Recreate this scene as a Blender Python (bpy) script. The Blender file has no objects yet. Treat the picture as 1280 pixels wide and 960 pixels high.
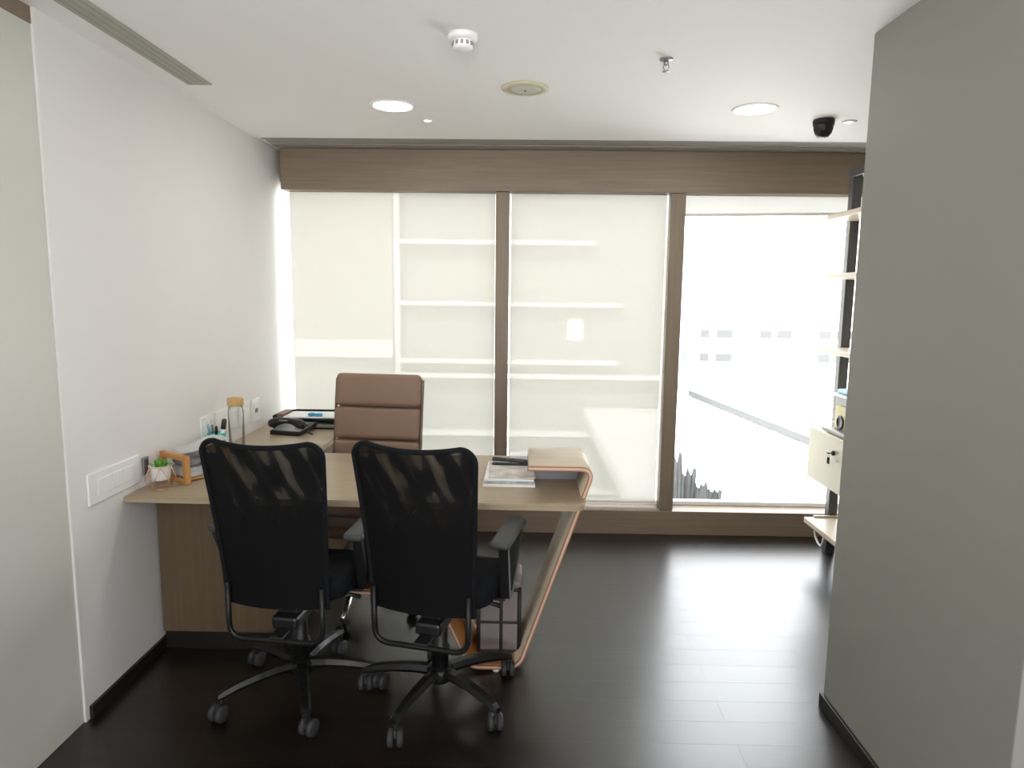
import bpy, bmesh, math, random
from math import sin, cos, pi, radians
from mathutils import Vector, Matrix
random.seed(7)
S = bpy.context.scene
COL = S.collection

# ------------------------------------------------------------------ materials
def mat(name, color, rough=0.5, metal=0.0, spec=0.5, var=0.0, vscale=8.0, bump=0.0, bscale=60.0, coat=0.0):
    m = bpy.data.materials.new(name); m.use_nodes = True
    nt = m.node_tree; b = nt.nodes['Principled BSDF']
    b.inputs['Base Color'].default_value = (*color, 1)
    b.inputs['Roughness'].default_value = rough
    b.inputs['Metallic'].default_value = metal
    b.inputs['Specular IOR Level'].default_value = spec
    if coat: b.inputs['Coat Weight'].default_value = coat
    if var or bump:
        tc = nt.nodes.new('ShaderNodeTexCoord')
        if var:
            n = nt.nodes.new('ShaderNodeTexNoise'); n.inputs['Scale'].default_value = vscale; n.inputs['Detail'].default_value = 4
            nt.links.new(tc.outputs['Object'], n.inputs['Vector'])
            r = nt.nodes.new('ShaderNodeValToRGB')
            r.color_ramp.elements[0].position = 0.3; r.color_ramp.elements[1].position = 0.7
            r.color_ramp.elements[0].color = (*[c * (1 - var) for c in color], 1)
            r.color_ramp.elements[1].color = (*[min(1, c * (1 + var)) for c in color], 1)
            nt.links.new(n.outputs['Fac'], r.inputs['Fac']); nt.links.new(r.outputs['Color'], b.inputs['Base Color'])
        if bump:
            n2 = nt.nodes.new('ShaderNodeTexNoise'); n2.inputs['Scale'].default_value = bscale; n2.inputs['Detail'].default_value = 3
            nt.links.new(tc.outputs['Object'], n2.inputs['Vector'])
            bp = nt.nodes.new('ShaderNodeBump'); bp.inputs['Strength'].default_value = bump; bp.inputs['Distance'].default_value = 0.01
            nt.links.new(n2.outputs['Fac'], bp.inputs['Height']); nt.links.new(bp.outputs['Normal'], b.inputs['Normal'])
    return m

def wood(name, c1, c2, axis='X', rough=0.45, scale=1.0, spec=0.4):
    m = bpy.data.materials.new(name); m.use_nodes = True
    nt = m.node_tree; b = nt.nodes['Principled BSDF']
    tc = nt.nodes.new('ShaderNodeTexCoord'); mp = nt.nodes.new('ShaderNodeMapping')
    s = {'X': (1.2, 28, 28), 'Y': (28, 1.2, 28), 'Z': (28, 28, 1.2)}[axis]
    mp.inputs['Scale'].default_value = [v * scale for v in s]
    n = nt.nodes.new('ShaderNodeTexNoise'); n.inputs['Scale'].default_value = 2.0; n.inputs['Detail'].default_value = 6; n.inputs['Roughness'].default_value = 0.6
    r = nt.nodes.new('ShaderNodeValToRGB')
    r.color_ramp.elements[0].position = 0.3; r.color_ramp.elements[0].color = (*c1, 1)
    r.color_ramp.elements[1].position = 0.7; r.color_ramp.elements[1].color = (*c2, 1)
    L = nt.links
    L.new(tc.outputs['Object'], mp.inputs['Vector']); L.new(mp.outputs['Vector'], n.inputs['Vector'])
    L.new(n.outputs['Fac'], r.inputs['Fac']); L.new(r.outputs['Color'], b.inputs['Base Color'])
    b.inputs['Roughness'].default_value = rough; b.inputs['Specular IOR Level'].default_value = spec
    return m

def emit(name, color, strength):
    m = bpy.data.materials.new(name); m.use_nodes = True
    b = m.node_tree.nodes['Principled BSDF']
    b.inputs['Base Color'].default_value = (0.8, 0.8, 0.8, 1)
    b.inputs['Emission Color'].default_value = (*color, 1); b.inputs['Emission Strength'].default_value = strength
    return m

def glass_thin(name, tint=(1, 1, 1), refl=0.06):
    m = bpy.data.materials.new(name); m.use_nodes = True
    nt = m.node_tree; nt.nodes.clear()
    o = nt.nodes.new('ShaderNodeOutputMaterial'); t = nt.nodes.new('ShaderNodeBsdfTransparent'); g = nt.nodes.new('ShaderNodeBsdfGlossy')
    t.inputs['Color'].default_value = (*tint, 1); g.inputs['Roughness'].default_value = 0.02
    lw = nt.nodes.new('ShaderNodeLayerWeight'); lw.inputs['Blend'].default_value = 0.15
    mx = nt.nodes.new('ShaderNodeMixShader')
    mul = nt.nodes.new('ShaderNodeMath'); mul.operation = 'MULTIPLY'; mul.inputs[1].default_value = refl * 10
    nt.links.new(lw.outputs['Fresnel'], mul.inputs[0]); mul.use_clamp = True
    nt.links.new(mul.outputs[0], mx.inputs[0]); nt.links.new(t.outputs[0], mx.inputs[1]); nt.links.new(g.outputs[0], mx.inputs[2])
    nt.links.new(mx.outputs[0], o.inputs['Surface'])
    return m

def blind_fabric():
    m = bpy.data.materials.new('blind_fabric'); m.use_nodes = True
    nt = m.node_tree; nt.nodes.clear(); L = nt.links
    o = nt.nodes.new('ShaderNodeOutputMaterial')
    t = nt.nodes.new('ShaderNodeBsdfTransparent'); t.inputs['Color'].default_value = (1, 1, 1, 1)
    tl = nt.nodes.new('ShaderNodeBsdfTranslucent'); df = nt.nodes.new('ShaderNodeBsdfDiffuse')
    tl.inputs['Color'].default_value = (0.083, 0.081, 0.0725, 1); df.inputs['Color'].default_value = (0.42, 0.41, 0.37, 1)
    a = nt.nodes.new('ShaderNodeAddShader'); L.new(tl.outputs[0], a.inputs[0]); L.new(df.outputs[0], a.inputs[1])
    tc = nt.nodes.new('ShaderNodeTexCoord'); n = nt.nodes.new('ShaderNodeTexNoise'); mp = nt.nodes.new('ShaderNodeMapping')
    mp.inputs['Scale'].default_value = (60, 60, 3); n.inputs['Scale'].default_value = 1.0
    L.new(tc.outputs['Object'], mp.inputs['Vector']); L.new(mp.outputs[0], n.inputs['Vector'])
    mr = nt.nodes.new('ShaderNodeMapRange'); mr.inputs['To Min'].default_value = 0.041; mr.inputs['To Max'].default_value = 0.047
    L.new(n.outputs['Fac'], mr.inputs['Value'])
    mx = nt.nodes.new('ShaderNodeMixShader'); L.new(mr.outputs[0], mx.inputs[0]); L.new(a.outputs[0], mx.inputs[1]); L.new(t.outputs[0], mx.inputs[2])
    L.new(mx.outputs[0], o.inputs['Surface'])
    return m

def chair_mesh_fabric():
    # two layers of open black mesh: openness varies in moire waves over the upper back
    m = bpy.data.materials.new('chair_mesh_fabric'); m.use_nodes = True
    nt = m.node_tree; L = nt.links; b = nt.nodes['Principled BSDF']; o = nt.nodes['Material Output']
    b.inputs['Base Color'].default_value = (0.004, 0.004, 0.0045, 1); b.inputs['Roughness'].default_value = 0.7
    b.inputs['Specular IOR Level'].default_value = 0.15
    t = nt.nodes.new('ShaderNodeBsdfTransparent')
    tc = nt.nodes.new('ShaderNodeTexCoord'); mp = nt.nodes.new('ShaderNodeMapping')
    mp.vector_type = 'TEXTURE'; mp.inputs['Scale'].default_value = (.040, 1.0, .13); mp.inputs['Rotation'].default_value = (0, radians(-22), 0)
    n = nt.nodes.new('ShaderNodeTexNoise'); n.inputs['Scale'].default_value = 1.0; n.inputs['Detail'].default_value = 0.5; n.inputs['Distortion'].default_value = 0.3
    L.new(tc.outputs['Object'], mp.inputs['Vector']); L.new(mp.outputs[0], n.inputs['Vector'])
    r = nt.nodes.new('ShaderNodeMapRange'); r.inputs['From Min'].default_value = 0.47; r.inputs['From Max'].default_value = 0.80
    r.inputs['To Min'].default_value = 0.0; r.inputs['To Max'].default_value = 0.17; r.clamp = True
    L.new(n.outputs['Fac'], r.inputs['Value'])
    sp = nt.nodes.new('ShaderNodeSeparateXYZ'); L.new(tc.outputs['Object'], sp.inputs[0])
    z = nt.nodes.new('ShaderNodeMapRange'); z.inputs['From Min'].default_value = 0.70; z.inputs['From Max'].default_value = 0.90
    L.new(sp.outputs['Z'], z.inputs['Value'])
    mu = nt.nodes.new('ShaderNodeMath'); mu.operation = 'MULTIPLY'; L.new(r.outputs[0], mu.inputs[0]); L.new(z.outputs[0], mu.inputs[1])
    mx = nt.nodes.new('ShaderNodeMixShader'); L.new(mu.outputs[0], mx.inputs[0]); L.new(b.outputs[0], mx.inputs[1]); L.new(t.outputs[0], mx.inputs[2])
    L.new(mx.outputs[0], o.inputs['Surface'])
    return m

def floor_mat():
    m = bpy.data.materials.new('dark_plank_floor'); m.use_nodes = True
    nt = m.node_tree; L = nt.links; b = nt.nodes['Principled BSDF']
    tc = nt.nodes.new('ShaderNodeTexCoord')
    br = nt.nodes.new('ShaderNodeTexBrick'); br.offset = 0.37; br.inputs['Scale'].default_value = 1.0
    br.inputs['Brick Width'].default_value = 1.22; br.inputs['Row Height'].default_value = 0.128
    br.inputs['Mortar Size'].default_value = 0.0016; br.inputs['Mortar Smooth'].default_value = 0.3
    br.inputs['Color1'].default_value = (0.0, 0.0, 0.0, 1); br.inputs['Color2'].default_value = (1, 1, 1, 1); br.inputs['Mortar'].default_value = (0.5, 0.5, 0.5, 1)
    br.inputs['Bias'].default_value = 0
    L.new(tc.outputs['Object'], br.inputs['Vector'])
    mp = nt.nodes.new('ShaderNodeMapping'); mp.inputs['Scale'].default_value = (1.5, 30, 1)
    L.new(tc.outputs['Object'], mp.inputs['Vector'])
    n = nt.nodes.new('ShaderNodeTexNoise'); n.inputs['Scale'].default_value = 2.2; n.inputs['Detail'].default_value = 6
    L.new(mp.outputs[0], n.inputs['Vector'])
    r = nt.nodes.new('ShaderNodeValToRGB')
    r.color_ramp.elements[0].position = 0.3; r.color_ramp.elements[0].color = (0.006, 0.0038, 0.003, 1)
    r.color_ramp.elements[1].position = 0.75; r.color_ramp.elements[1].color = (0.014, 0.0085, 0.0065, 1)
    L.new(n.outputs['Fac'], r.inputs['Fac'])
    ml = nt.nodes.new('ShaderNodeMixRGB'); ml.blend_type = 'MULTIPLY'; ml.inputs[0].default_value = 1
    pr = nt.nodes.new('ShaderNodeMapRange'); pr.inputs['To Min'].default_value = 0.6; pr.inputs['To Max'].default_value = 1.35
    L.new(br.outputs['Color'], pr.inputs['Value'])
    L.new(r.outputs['Color'], ml.inputs[1]); L.new(pr.outputs[0], ml.inputs[2])
    L.new(ml.outputs[0], b.inputs['Base Color'])
    rr = nt.nodes.new('ShaderNodeMapRange'); rr.inputs['To Min'].default_value = 0.30; rr.inputs['To Max'].default_value = 0.325
    L.new(br.outputs['Color'], rr.inputs['Value']); L.new(rr.outputs[0], b.inputs['Roughness'])
    b.inputs['Specular IOR Level'].default_value = 0.85
    inv = nt.nodes.new('ShaderNodeMath'); inv.operation = 'MULTIPLY_ADD'; inv.inputs[1].default_value = -1.0; inv.inputs[2].default_value = 1.0
    L.new(br.outputs['Fac'], inv.inputs[0])
    ad = nt.nodes.new('ShaderNodeMath'); ad.operation = 'MULTIPLY_ADD'; ad.inputs[1].default_value = 0.12
    L.new(n.outputs['Fac'], ad.inputs[0]); L.new(inv.outputs[0], ad.inputs[2])
    bp = nt.nodes.new('ShaderNodeBump'); bp.inputs['Strength'].default_value = 0.25; bp.inputs['Distance'].default_value = 0.002
    L.new(ad.outputs[0], bp.inputs['Height']); L.new(bp.outputs['Normal'], b.inputs['Normal'])
    return m

M = {}
M['wall'] = mat('wall_paint_white', (0.83, 0.82, 0.81), 0.6, bump=0.03, bscale=120)
M['ceil'] = mat('ceiling_paint', (0.91, 0.905, 0.895), 0.75)
M['olive'] = mat('olive_grey_paint', (0.33, 0.33, 0.293), 0.6, bump=0.03, bscale=90)
M['doorpanel'] = mat('door_panel_laminate', (0.64, 0.65, 0.59), 0.45)
M['taupe'] = wood('taupe_veneer', (0.20, 0.15, 0.105), (0.25, 0.19, 0.137), 'X')
M['taupe_v'] = wood('taupe_veneer_upright', (0.19, 0.145, 0.10), (0.235, 0.18, 0.13), 'Z')
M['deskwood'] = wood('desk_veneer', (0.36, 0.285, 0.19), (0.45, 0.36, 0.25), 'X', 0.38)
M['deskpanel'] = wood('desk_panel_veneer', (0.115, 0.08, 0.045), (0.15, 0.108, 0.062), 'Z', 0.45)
M['ribbonwood'] = wood('bent_panel_laminate', (0.62, 0.53, 0.40), (0.68, 0.59, 0.46), 'X', 0.4)
M['ribbonback'] = mat('bent_panel_orange_face', (0.33, 0.125, 0.03), 0.4)
M['copper'] = mat('copper_edging', (0.42, 0.20, 0.105), 0.35, 0.3)
M['greypanel'] = mat('grey_back_panel', (0.23, 0.235, 0.27), 0.5)
M['black'] = mat('black_plastic', (0.011, 0.011, 0.012), 0.38)
M['blackmetal'] = mat('black_gloss_metal', (0.009, 0.009, 0.009), 0.3, 0.0, 0.32)
M['blackfab'] = mat('black_seat_fabric', (0.006, 0.007, 0.009), 0.85, 0.0, 0.2, bump=0.1, bscale=400)
M['mesh'] = chair_mesh_fabric()
M['caster'] = mat('grey_black_caster', (0.042, 0.042, 0.044), 0.5, 0.0, 0.3)
M['armgrey'] = mat('dark_grey_arm_pad', (0.045, 0.048, 0.047), 0.5)
M['skirt'] = mat('dark_skirting', (0.012, 0.011, 0.010), 0.4)
M['floor'] = floor_mat()
M['chrome'] = mat('chrome', (0.75, 0.75, 0.75), 0.12, 1.0)
M['leather'] = mat('brown_leather', (0.235, 0.15, 0.105), 0.5, var=0.06, vscale=5, bump=0.08, bscale=220)
M['bronze'] = mat('brown_metal_frame', (0.16, 0.11, 0.085), 0.4, 0.3)
M['white'] = mat('white_plastic', (0.90, 0.90, 0.90), 0.4)
M['offwhite'] = mat('offwhite_plastic', (0.78, 0.775, 0.76), 0.45)
M['ceramic'] = mat('white_ceramic', (0.85, 0.84, 0.82), 0.25)
M['goldwire'] = mat('rose_gold_wire', (0.75, 0.5, 0.33), 0.3, 0.8)
M['leaf'] = mat('green_leaf', (0.09, 0.30, 0.025), 0.5, var=0.4, vscale=30)
M['pine'] = wood('orange_pine', (0.50, 0.24, 0.07), (0.60, 0.31, 0.11), 'Z', 0.5)
M['cork'] = mat('bamboo_lid', (0.60, 0.40, 0.16), 0.55, var=0.1, vscale=40)
M['paper'] = mat('white_paper', (0.90, 0.90, 0.91), 0.8)
M['paperwarm'] = mat('printed_page', (0.62, 0.58, 0.53), 0.7, var=0.3, vscale=14)
M['papergrey'] = mat('grey_printed_cover', (0.42, 0.44, 0.45), 0.6, var=0.35, vscale=22)
M['greycloth'] = mat('grey_wrap', (0.19, 0.19, 0.20), 0.7, var=0.5, vscale=25)
M['turq'] = mat('turquoise_plastic', (0.02, 0.50, 0.45), 0.4)
M['bluepen'] = mat('pale_blue_plastic', (0.25, 0.45, 0.62), 0.35)
M['darkbrown'] = mat('dark_brown_cap', (0.05, 0.035, 0.03), 0.5)
M['blue'] = mat('bright_blue_wrap', (0.06, 0.40, 0.70), 0.3, var=0.4, vscale=30)
M['maroon'] = mat('maroon_card', (0.20, 0.11, 0.09), 0.6)
M['greyplastic'] = mat('grey_plastic', (0.21, 0.21, 0.215), 0.4)
M['silver'] = mat('silver_plastic', (0.33, 0.33, 0.34), 0.35, 0.6)
M['mauve'] = mat('pale_mauve_board', (0.25, 0.215, 0.215), 0.6)
M['alu'] = mat('grey_ceiling_trim', (0.33, 0.315, 0.295), 0.5)
M['diffuser'] = mat('diffuser_grey', (0.40, 0.40, 0.34), 0.5)
M['diffslot'] = mat('diffuser_slot', (0.35, 0.35, 0.295), 0.6)
M['cream'] = mat('cream_speaker_ring', (0.66, 0.60, 0.42), 0.5)
M['grille'] = mat('cream_grille', (0.58, 0.55, 0.48), 0.6)
M['shelfwood'] = wood('pale_shelf_laminate', (0.52, 0.45, 0.36), (0.58, 0.51, 0.41), 'Y', 0.35)
M['cabinetface'] = mat('cream_cabinet_laminate', (0.42, 0.385, 0.285), 0.4)
M['polemetal'] = mat('dark_grey_post', (0.075, 0.075, 0.08), 0.4)
M['cardboard'] = mat('yellowish_box', (0.60, 0.54, 0.32), 0.6)
M['teal'] = mat('pale_teal_cover', (0.30, 0.55, 0.60), 0.5)
M['blind'] = blind_fabric()
M['glass'] = glass_thin('window_glass')
M['bottleglass'] = glass_thin('clear_bottle_glass', (0.97, 0.98, 0.98), 0.08)
M['lamp'] = emit('downlight_diffuser', (1.0, 0.97, 0.92), 6.0)
M['spotlamp'] = emit('spot_bulb', (1.0, 0.80, 0.60), 5.0)
M['facade_white'] = mat('white_facade', (0.82, 0.82, 0.80), 0.8)
M['facade_beige'] = mat('beige_facade', (0.43, 0.42, 0.37), 0.8)
M['facade_grey'] = mat('pale_grey_facade', (0.36, 0.37, 0.355), 0.8)
M['winglass'] = mat('facade_window', (0.05, 0.051, 0.053), 0.5)
M['tealpanel'] = mat('teal_facade_panel', (0.10, 0.30, 0.27), 0.6)
M['roofwhite'] = mat('white_roof', (0.80, 0.80, 0.79), 0.9)
M['gutter'] = mat('grey_gutter', (0.045, 0.047, 0.048), 0.6)
M['sheet'] = mat('grey_corrugated_sheet', (0.05, 0.052, 0.053), 0.6, var=0.3, vscale=6)
M['street'] = mat('street_grey', (0.55, 0.55, 0.54), 0.9)

# ------------------------------------------------------------------ mesh helpers
def join(bm, t, mtx=None):
    if mtx is not None: t.transform(mtx)
    me = bpy.data.meshes.new('tmp'); t.to_mesh(me); t.free(); bm.from_mesh(me); bpy.data.meshes.remove(me)

def box(bm, c, s, bev=0.0, seg=2, rot=None):
    t = bmesh.new(); bmesh.ops.create_cube(t, size=1.0)
    bmesh.ops.scale(t, vec=s, verts=t.verts)
    if bev: bmesh.ops.bevel(t, geom=t.edges[:], offset=bev, segments=seg, affect='EDGES', profile=0.5)
    m = Matrix.Translation(c)
    if rot is not None: m = m @ rot
    join(bm, t, m); return bm

def bx(x0, x1, y0, y1, z0, z1, bev=0.0, seg=2, bm=None):
    bm = bm or bmesh.new()
    return box(bm, ((x0 + x1) / 2, (y0 + y1) / 2, (z0 + z1) / 2), (abs(x1 - x0), abs(y1 - y0), abs(z1 - z0)), bev, seg)

def tube(pts, r, seg=8, closed=False, bm=None, caps=True):
    bm = bm or bmesh.new(); P = [Vector(p) for p in pts]; n = len(P)
    rs = r if isinstance(r, (list, tuple)) else [r] * n
    T = []
    for i in range(n):
        a = P[i - 1] if (i or closed) else P[i]; b = P[(i + 1) % n] if (i < n - 1 or closed) else P[i]
        T.append((b - a).normalized())
    up = Vector((0, 0, 1)) if abs(T[0].z) < 0.9 else Vector((1, 0, 0))
    u = T[0].cross(up).normalized(); rings = []
    for i in range(n):
        u = (u - T[i] * u.dot(T[i])).normalized(); w = T[i].cross(u)
        rings.append([bm.verts.new(P[i] + (u * cos(2 * pi * k / seg) + w * sin(2 * pi * k / seg)) * rs[i]) for k in range(seg)])
    for i in range(n if closed else n - 1):
        A, B = rings[i], rings[(i + 1) % n]
        for k in range(seg):
            f = bm.faces.new((A[k], A[(k + 1) % seg], B[(k + 1) % seg], B[k])); f.smooth = True
    if caps and not closed:
        bm.faces.new(rings[0][::-1]); bm.faces.new(rings[-1])
    return bm

def lathe(prof, seg=32, bm=None, c=(0, 0, 0)):
    bm = bm or bmesh.new(); c = Vector(c); rings = []
    for r, z in prof:
        if r < 1e-6: rings.append([bm.verts.new(c + Vector((0, 0, z)))])
        else: rings.append([bm.verts.new(c + Vector((r * cos(2 * pi * k / seg), r * sin(2 * pi * k / seg), z))) for k in range(seg)])
    for A, B in zip(rings, rings[1:]):
        for k in range(seg):
            a, b = A[k % len(A)], A[(k + 1) % len(A)]; d, e = B[k % len(B)], B[(k + 1) % len(B)]
            vs = []
            for v in (a, b, e, d):
                if v not in vs: vs.append(v)
            if len(vs) > 2:
                try: f = bm.faces.new(vs); f.smooth = True
                except ValueError: pass
    return bm

def arc_pts(pts, radii, n=8):
    """round the corners of a 2D polyline"""
    out = []
    for i, p in enumerate(pts):
        p = Vector(p); r = radii[i]
        if i == 0 or i == len(pts) - 1 or r == 0: out.append(p); continue
        a = (Vector(pts[i - 1]) - p); b = (Vector(pts[i + 1]) - p)
        an, bn = a.normalized(), b.normalized(); ang = an.angle(bn); d = min(r / math.tan(ang / 2), a.length * .49, b.length * .49)
        s, e = p + an * d, p + bn * d
        for k in range(n + 1):
            t = k / n; out.append(s * (1 - t) ** 2 + p * 2 * t * (1 - t) + e * t ** 2)
    return out

def strip(pts, th, y0, y1, bm=None, bev=0):
    """a bent sheet: 2D (x,z) path, thickness th, running from y0 to y1"""
    bm = bm or bmesh.new(); n = len(pts); rows = []
    for i in range(n):
        a = pts[max(i - 1, 0)]; b = pts[min(i + 1, n - 1)]; t = (b - a).normalized(); nr = Vector((-t.y, t.x)) * th / 2
        p, q = pts[i] + nr, pts[i] - nr
        rows.append([bm.verts.new((p.x, y0, p.y)), bm.verts.new((p.x, y1, p.y)), bm.verts.new((q.x, y1, q.y)), bm.verts.new((q.x, y0, q.y))])
    for A, B in zip(rows, rows[1:]):
        for k in range(4):
            f = bm.faces.new((A[k], A[(k + 1) % 4], B[(k + 1) % 4], B[k])); f.smooth = k in (0, 2)
    bm.faces.new(rows[0]); bm.faces.new(rows[-1][::-1])
    return bm

def slab(outline, z0, z1, bm=None, bev=0.003):
    """horizontal plate with the given (x,y) outline"""
    t = bmesh.new()
    vs = [t.verts.new((x, y, z0)) for x, y in outline]; f = t.faces.new(vs)
    r = bmesh.ops.extrude_face_region(t, geom=[f])
    bmesh.ops.translate(t, vec=(0, 0, z1 - z0), verts=[v for v in r['geom'] if isinstance(v, bmesh.types.BMVert)])
    bmesh.ops.recalc_face_normals(t, faces=t.faces[:])
    if bev:
        es = [e for e in t.edges if abs(e.verts[0].co.z - e.verts[1].co.z) < 1e-6]
        bmesh.ops.bevel(t, geom=es, offset=bev, segments=2, affect='EDGES')
    bm = bm or bmesh.new(); join(bm, t); return bm

def round_rect(x0, x1, y0, y1, r, n=6, which=(1, 1, 1, 1)):
    out = []
    for (cx, cy, a0, on, px, py) in ((x1 - r, y1 - r, 0, which[0], x1, y1), (x0 + r, y1 - r, 90, which[1], x0, y1), (x0 + r, y0 + r, 180, which[2], x0, y0), (x1 - r, y0 + r, 270, which[3], x1, y0)):
        if on: out += [(cx + r * cos(radians(a0 + 90 * k / n)), cy + r * sin(radians(a0 + 90 * k / n))) for k in range(n + 1)]
        else: out.append((px, py))
    return out

def obj(name, bm, m, parent=None, smooth=None, loc=None, rot=None):
    bmesh.ops.recalc_face_normals(bm, faces=bm.faces[:])
    if smooth:
        for f in bm.faces: f.smooth = True
    me = bpy.data.meshes.new(name); bm.to_mesh(me); bm.free()
    me.materials.append(M[m] if isinstance(m, str) else m)
    o = bpy.data.objects.new(name, me); COL.objects.link(o)
    if parent is not None: o.parent = parent
    if loc is not None: o.location = loc
    if rot is not None: o.rotation_euler = rot
    return o

def thing(name, label, cat, loc=(0, 0, 0), rz=0.0, group=None):
    o = bpy.data.objects.new(name, None); COL.objects.link(o); o.empty_display_size = 0.05
    o.location = loc; o.rotation_euler = (0, 0, rz); o['label'] = label; o['category'] = cat
    if group: o['group'] = group
    return o

def tag(o, label, cat, group=None, kind=None):
    o['label'] = label; o['category'] = cat
    if group: o['group'] = group
    if kind: o['kind'] = kind
    return o

def struct(name, bm, m, label=None, cat=None, parent=None):
    o = obj(name, bm, m, parent)
    if parent is None:
        o['kind'] = 'structure'
        if label: o['label'] = label
        if cat: o['category'] = cat
    return o

def copy_tree(o, parent=None):
    c = o.copy(); COL.objects.link(c)
    if parent is not None: c.parent = parent
    for ch in list(o.children): copy_tree(ch, c)
    return c

# ------------------------------------------------------------------ camera
CAMH, F = 1.55, 839.86
yaw, pitch, roll = radians(-0.834), radians(-7.521), radians(0.658)
w = Vector((sin(yaw) * cos(pitch), cos(yaw) * cos(pitch), sin(pitch))); r = Vector((cos(yaw), -sin(yaw), 0)); u = r.cross(w)
R_, U_ = cos(roll) * r + sin(roll) * u, -sin(roll) * r + cos(roll) * u
cam = bpy.data.cameras.new('camera'); cam.sensor_width = 36; cam.lens = F / 1280 * 36; cam.clip_end = 300
co = bpy.data.objects.new('camera', cam); COL.objects.link(co)
co.matrix_world = Matrix(((R_.x, U_.x, -w.x, 0), (R_.y, U_.y, -w.y, 0), (R_.z, U_.z, -w.z, CAMH), (0, 0, 0, 1)))
S.camera = co

# ------------------------------------------------------------------ setting
XL, XR, YB, H = -1.559, 2.32, 4.45, 2.435
YR = -3.4
struct('floor', bx(XL - .25, XR + .2, YR - .2, YB + .15, -0.2, 0), 'floor', 'dark brown wood plank floor with glossy finish', 'floor')
struct('ceiling', bx(XL - .2, XR + .2, YR - .2, 4.0, H, H + .25), 'ceil', 'smooth off-white ceiling', 'ceiling')
struct('ceiling_recess', bx(XL - .2, XR + .2, 4.0, YB + .15, H + .012, H + .25), 'ceil', 'recessed ceiling strip above the window header', 'ceiling')
g = bmesh.new()
for a, b_, z in ((4.002, 4.05, H), (4.056, 4.16, H + .004), (4.166, 4.268, H)):
    bx(XL + .03, XR, a, b_, z, z + .011, 0.001, 1, g)
struct('trim_1', g, 'alu', 'grey grooved metal trim along the ceiling edge at the window', 'trim')
struct('wall_left', bx(XL - .2, XL, 2.226, YB + .15, 0, H), 'wall', 'off-white painted left wall', 'wall')
struct('wall_left_rear', bx(XL - .25, XL - .05, YR, 2.226, 0, H), 'wall')
d = bpy.data.objects.new('door_1', None); COL.objects.link(d); d['kind'] = 'structure'; d['label'] = 'tall pale grey-green panel door flush in the left wall'; d['category'] = 'door'
d.location = (XL, 1.6, 0)
obj('door_panel', bx(-.048, -.007, -1.4, .626, 0.002, 2.382), 'doorpanel', d)
obj('door_lintel', bx(-.048, -.004, -1.4, .626, 2.382, H - .001), 'taupe', d)
struct('trim_2', bx(XL - .046, XL + .001, 2.2265, 2.2455, 0.052, H - .001, .003, 2), 'wall', 'rounded white corner bead beside the door panel', 'trim')
struct('baseboard_left', bx(XL, XL + .014, 2.246, YB, 0, .05, .002, 1), 'skirt', 'low black skirting along the left wall', 'baseboard')
struct('wall_right', bx(1.17, XR, 1.475, 2.413, 0, H, .004, 2), 'olive', 'olive grey partition wall end on the right', 'wall')
struct('baseboard_right', bx(1.156, 1.17, 1.475, 2.42, 0, .055, .004, 2), 'skirt', 'black skirting along the olive grey wall', 'baseboard')
struct('wall_far_right', bx(XR, XR + .2, YR, YB + .15, 0, H), 'wall', 'side wall behind the shelving', 'wall')
struct('wall_rear', bx(XL - .2, XR + .2, YR - .2, YR, 0, H), 'wall')
# window wall: header, mullions, sill, frames
struct('trim_3', bx(-1.512, XR, 4.27, 4.40, 2.187, H - .001, .002, 1), 'taupe', 'wide taupe wood header box above the windows', 'trim')
struct('wall_window_top', bx(XL, XR, 4.401, 4.58, 2.25, H + .01), 'taupe')
struct('trim_4', bx(-.176, -.091, 4.29, 4.40, .16, 2.187, .002, 1), 'taupe_v', 'taupe wood mullion between the two lowered blinds', 'trim')
struct('trim_5', bx(.914, 1.003, 4.29, 4.40, .16, 2.187, .002, 1), 'taupe_v', 'taupe wood mullion between blind and open window', 'trim')
struct('trim_6', bx(XL, XR, 4.27, 4.52, 0, .158, .002, 1), 'taupe', 'low taupe wood sill plinth under the windows', 'trim')
for i, (x0, x1) in enumerate(((XL, -.1335), (-.1335, .9585), (.9585, XR))):
    wd = bpy.data.objects.new('window_%d' % (i + 1), None); COL.objects.link(wd); wd['kind'] = 'structure'
    wd['label'] = ('fixed window pane behind the left lowered blind', 'fixed window pane behind the middle lowered blind', 'uncovered window pane on the right looking out on white roofs')[i]; wd['category'] = 'window'
    wd.location = (x0, 4.44, .158)
    W = x1 - x0; fr = bmesh.new()
    bx(0, W, -.02, .03, 0, .025, 0, 2, fr); bx(0, W, -.02, .03, 2.07, 2.09, 0, 2, fr)
    if i: bx(0, .012, -.02, .03, .025, 2.07, 0, 2, fr)
    bx(W - .012, W, -.02, .03, .025, 2.07, 0, 2, fr)
    obj('window_frame', fr, 'white', wd)
    obj('pane', bx(.0, W, .003, .009, .02, 2.08), 'glass', wd)

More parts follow.
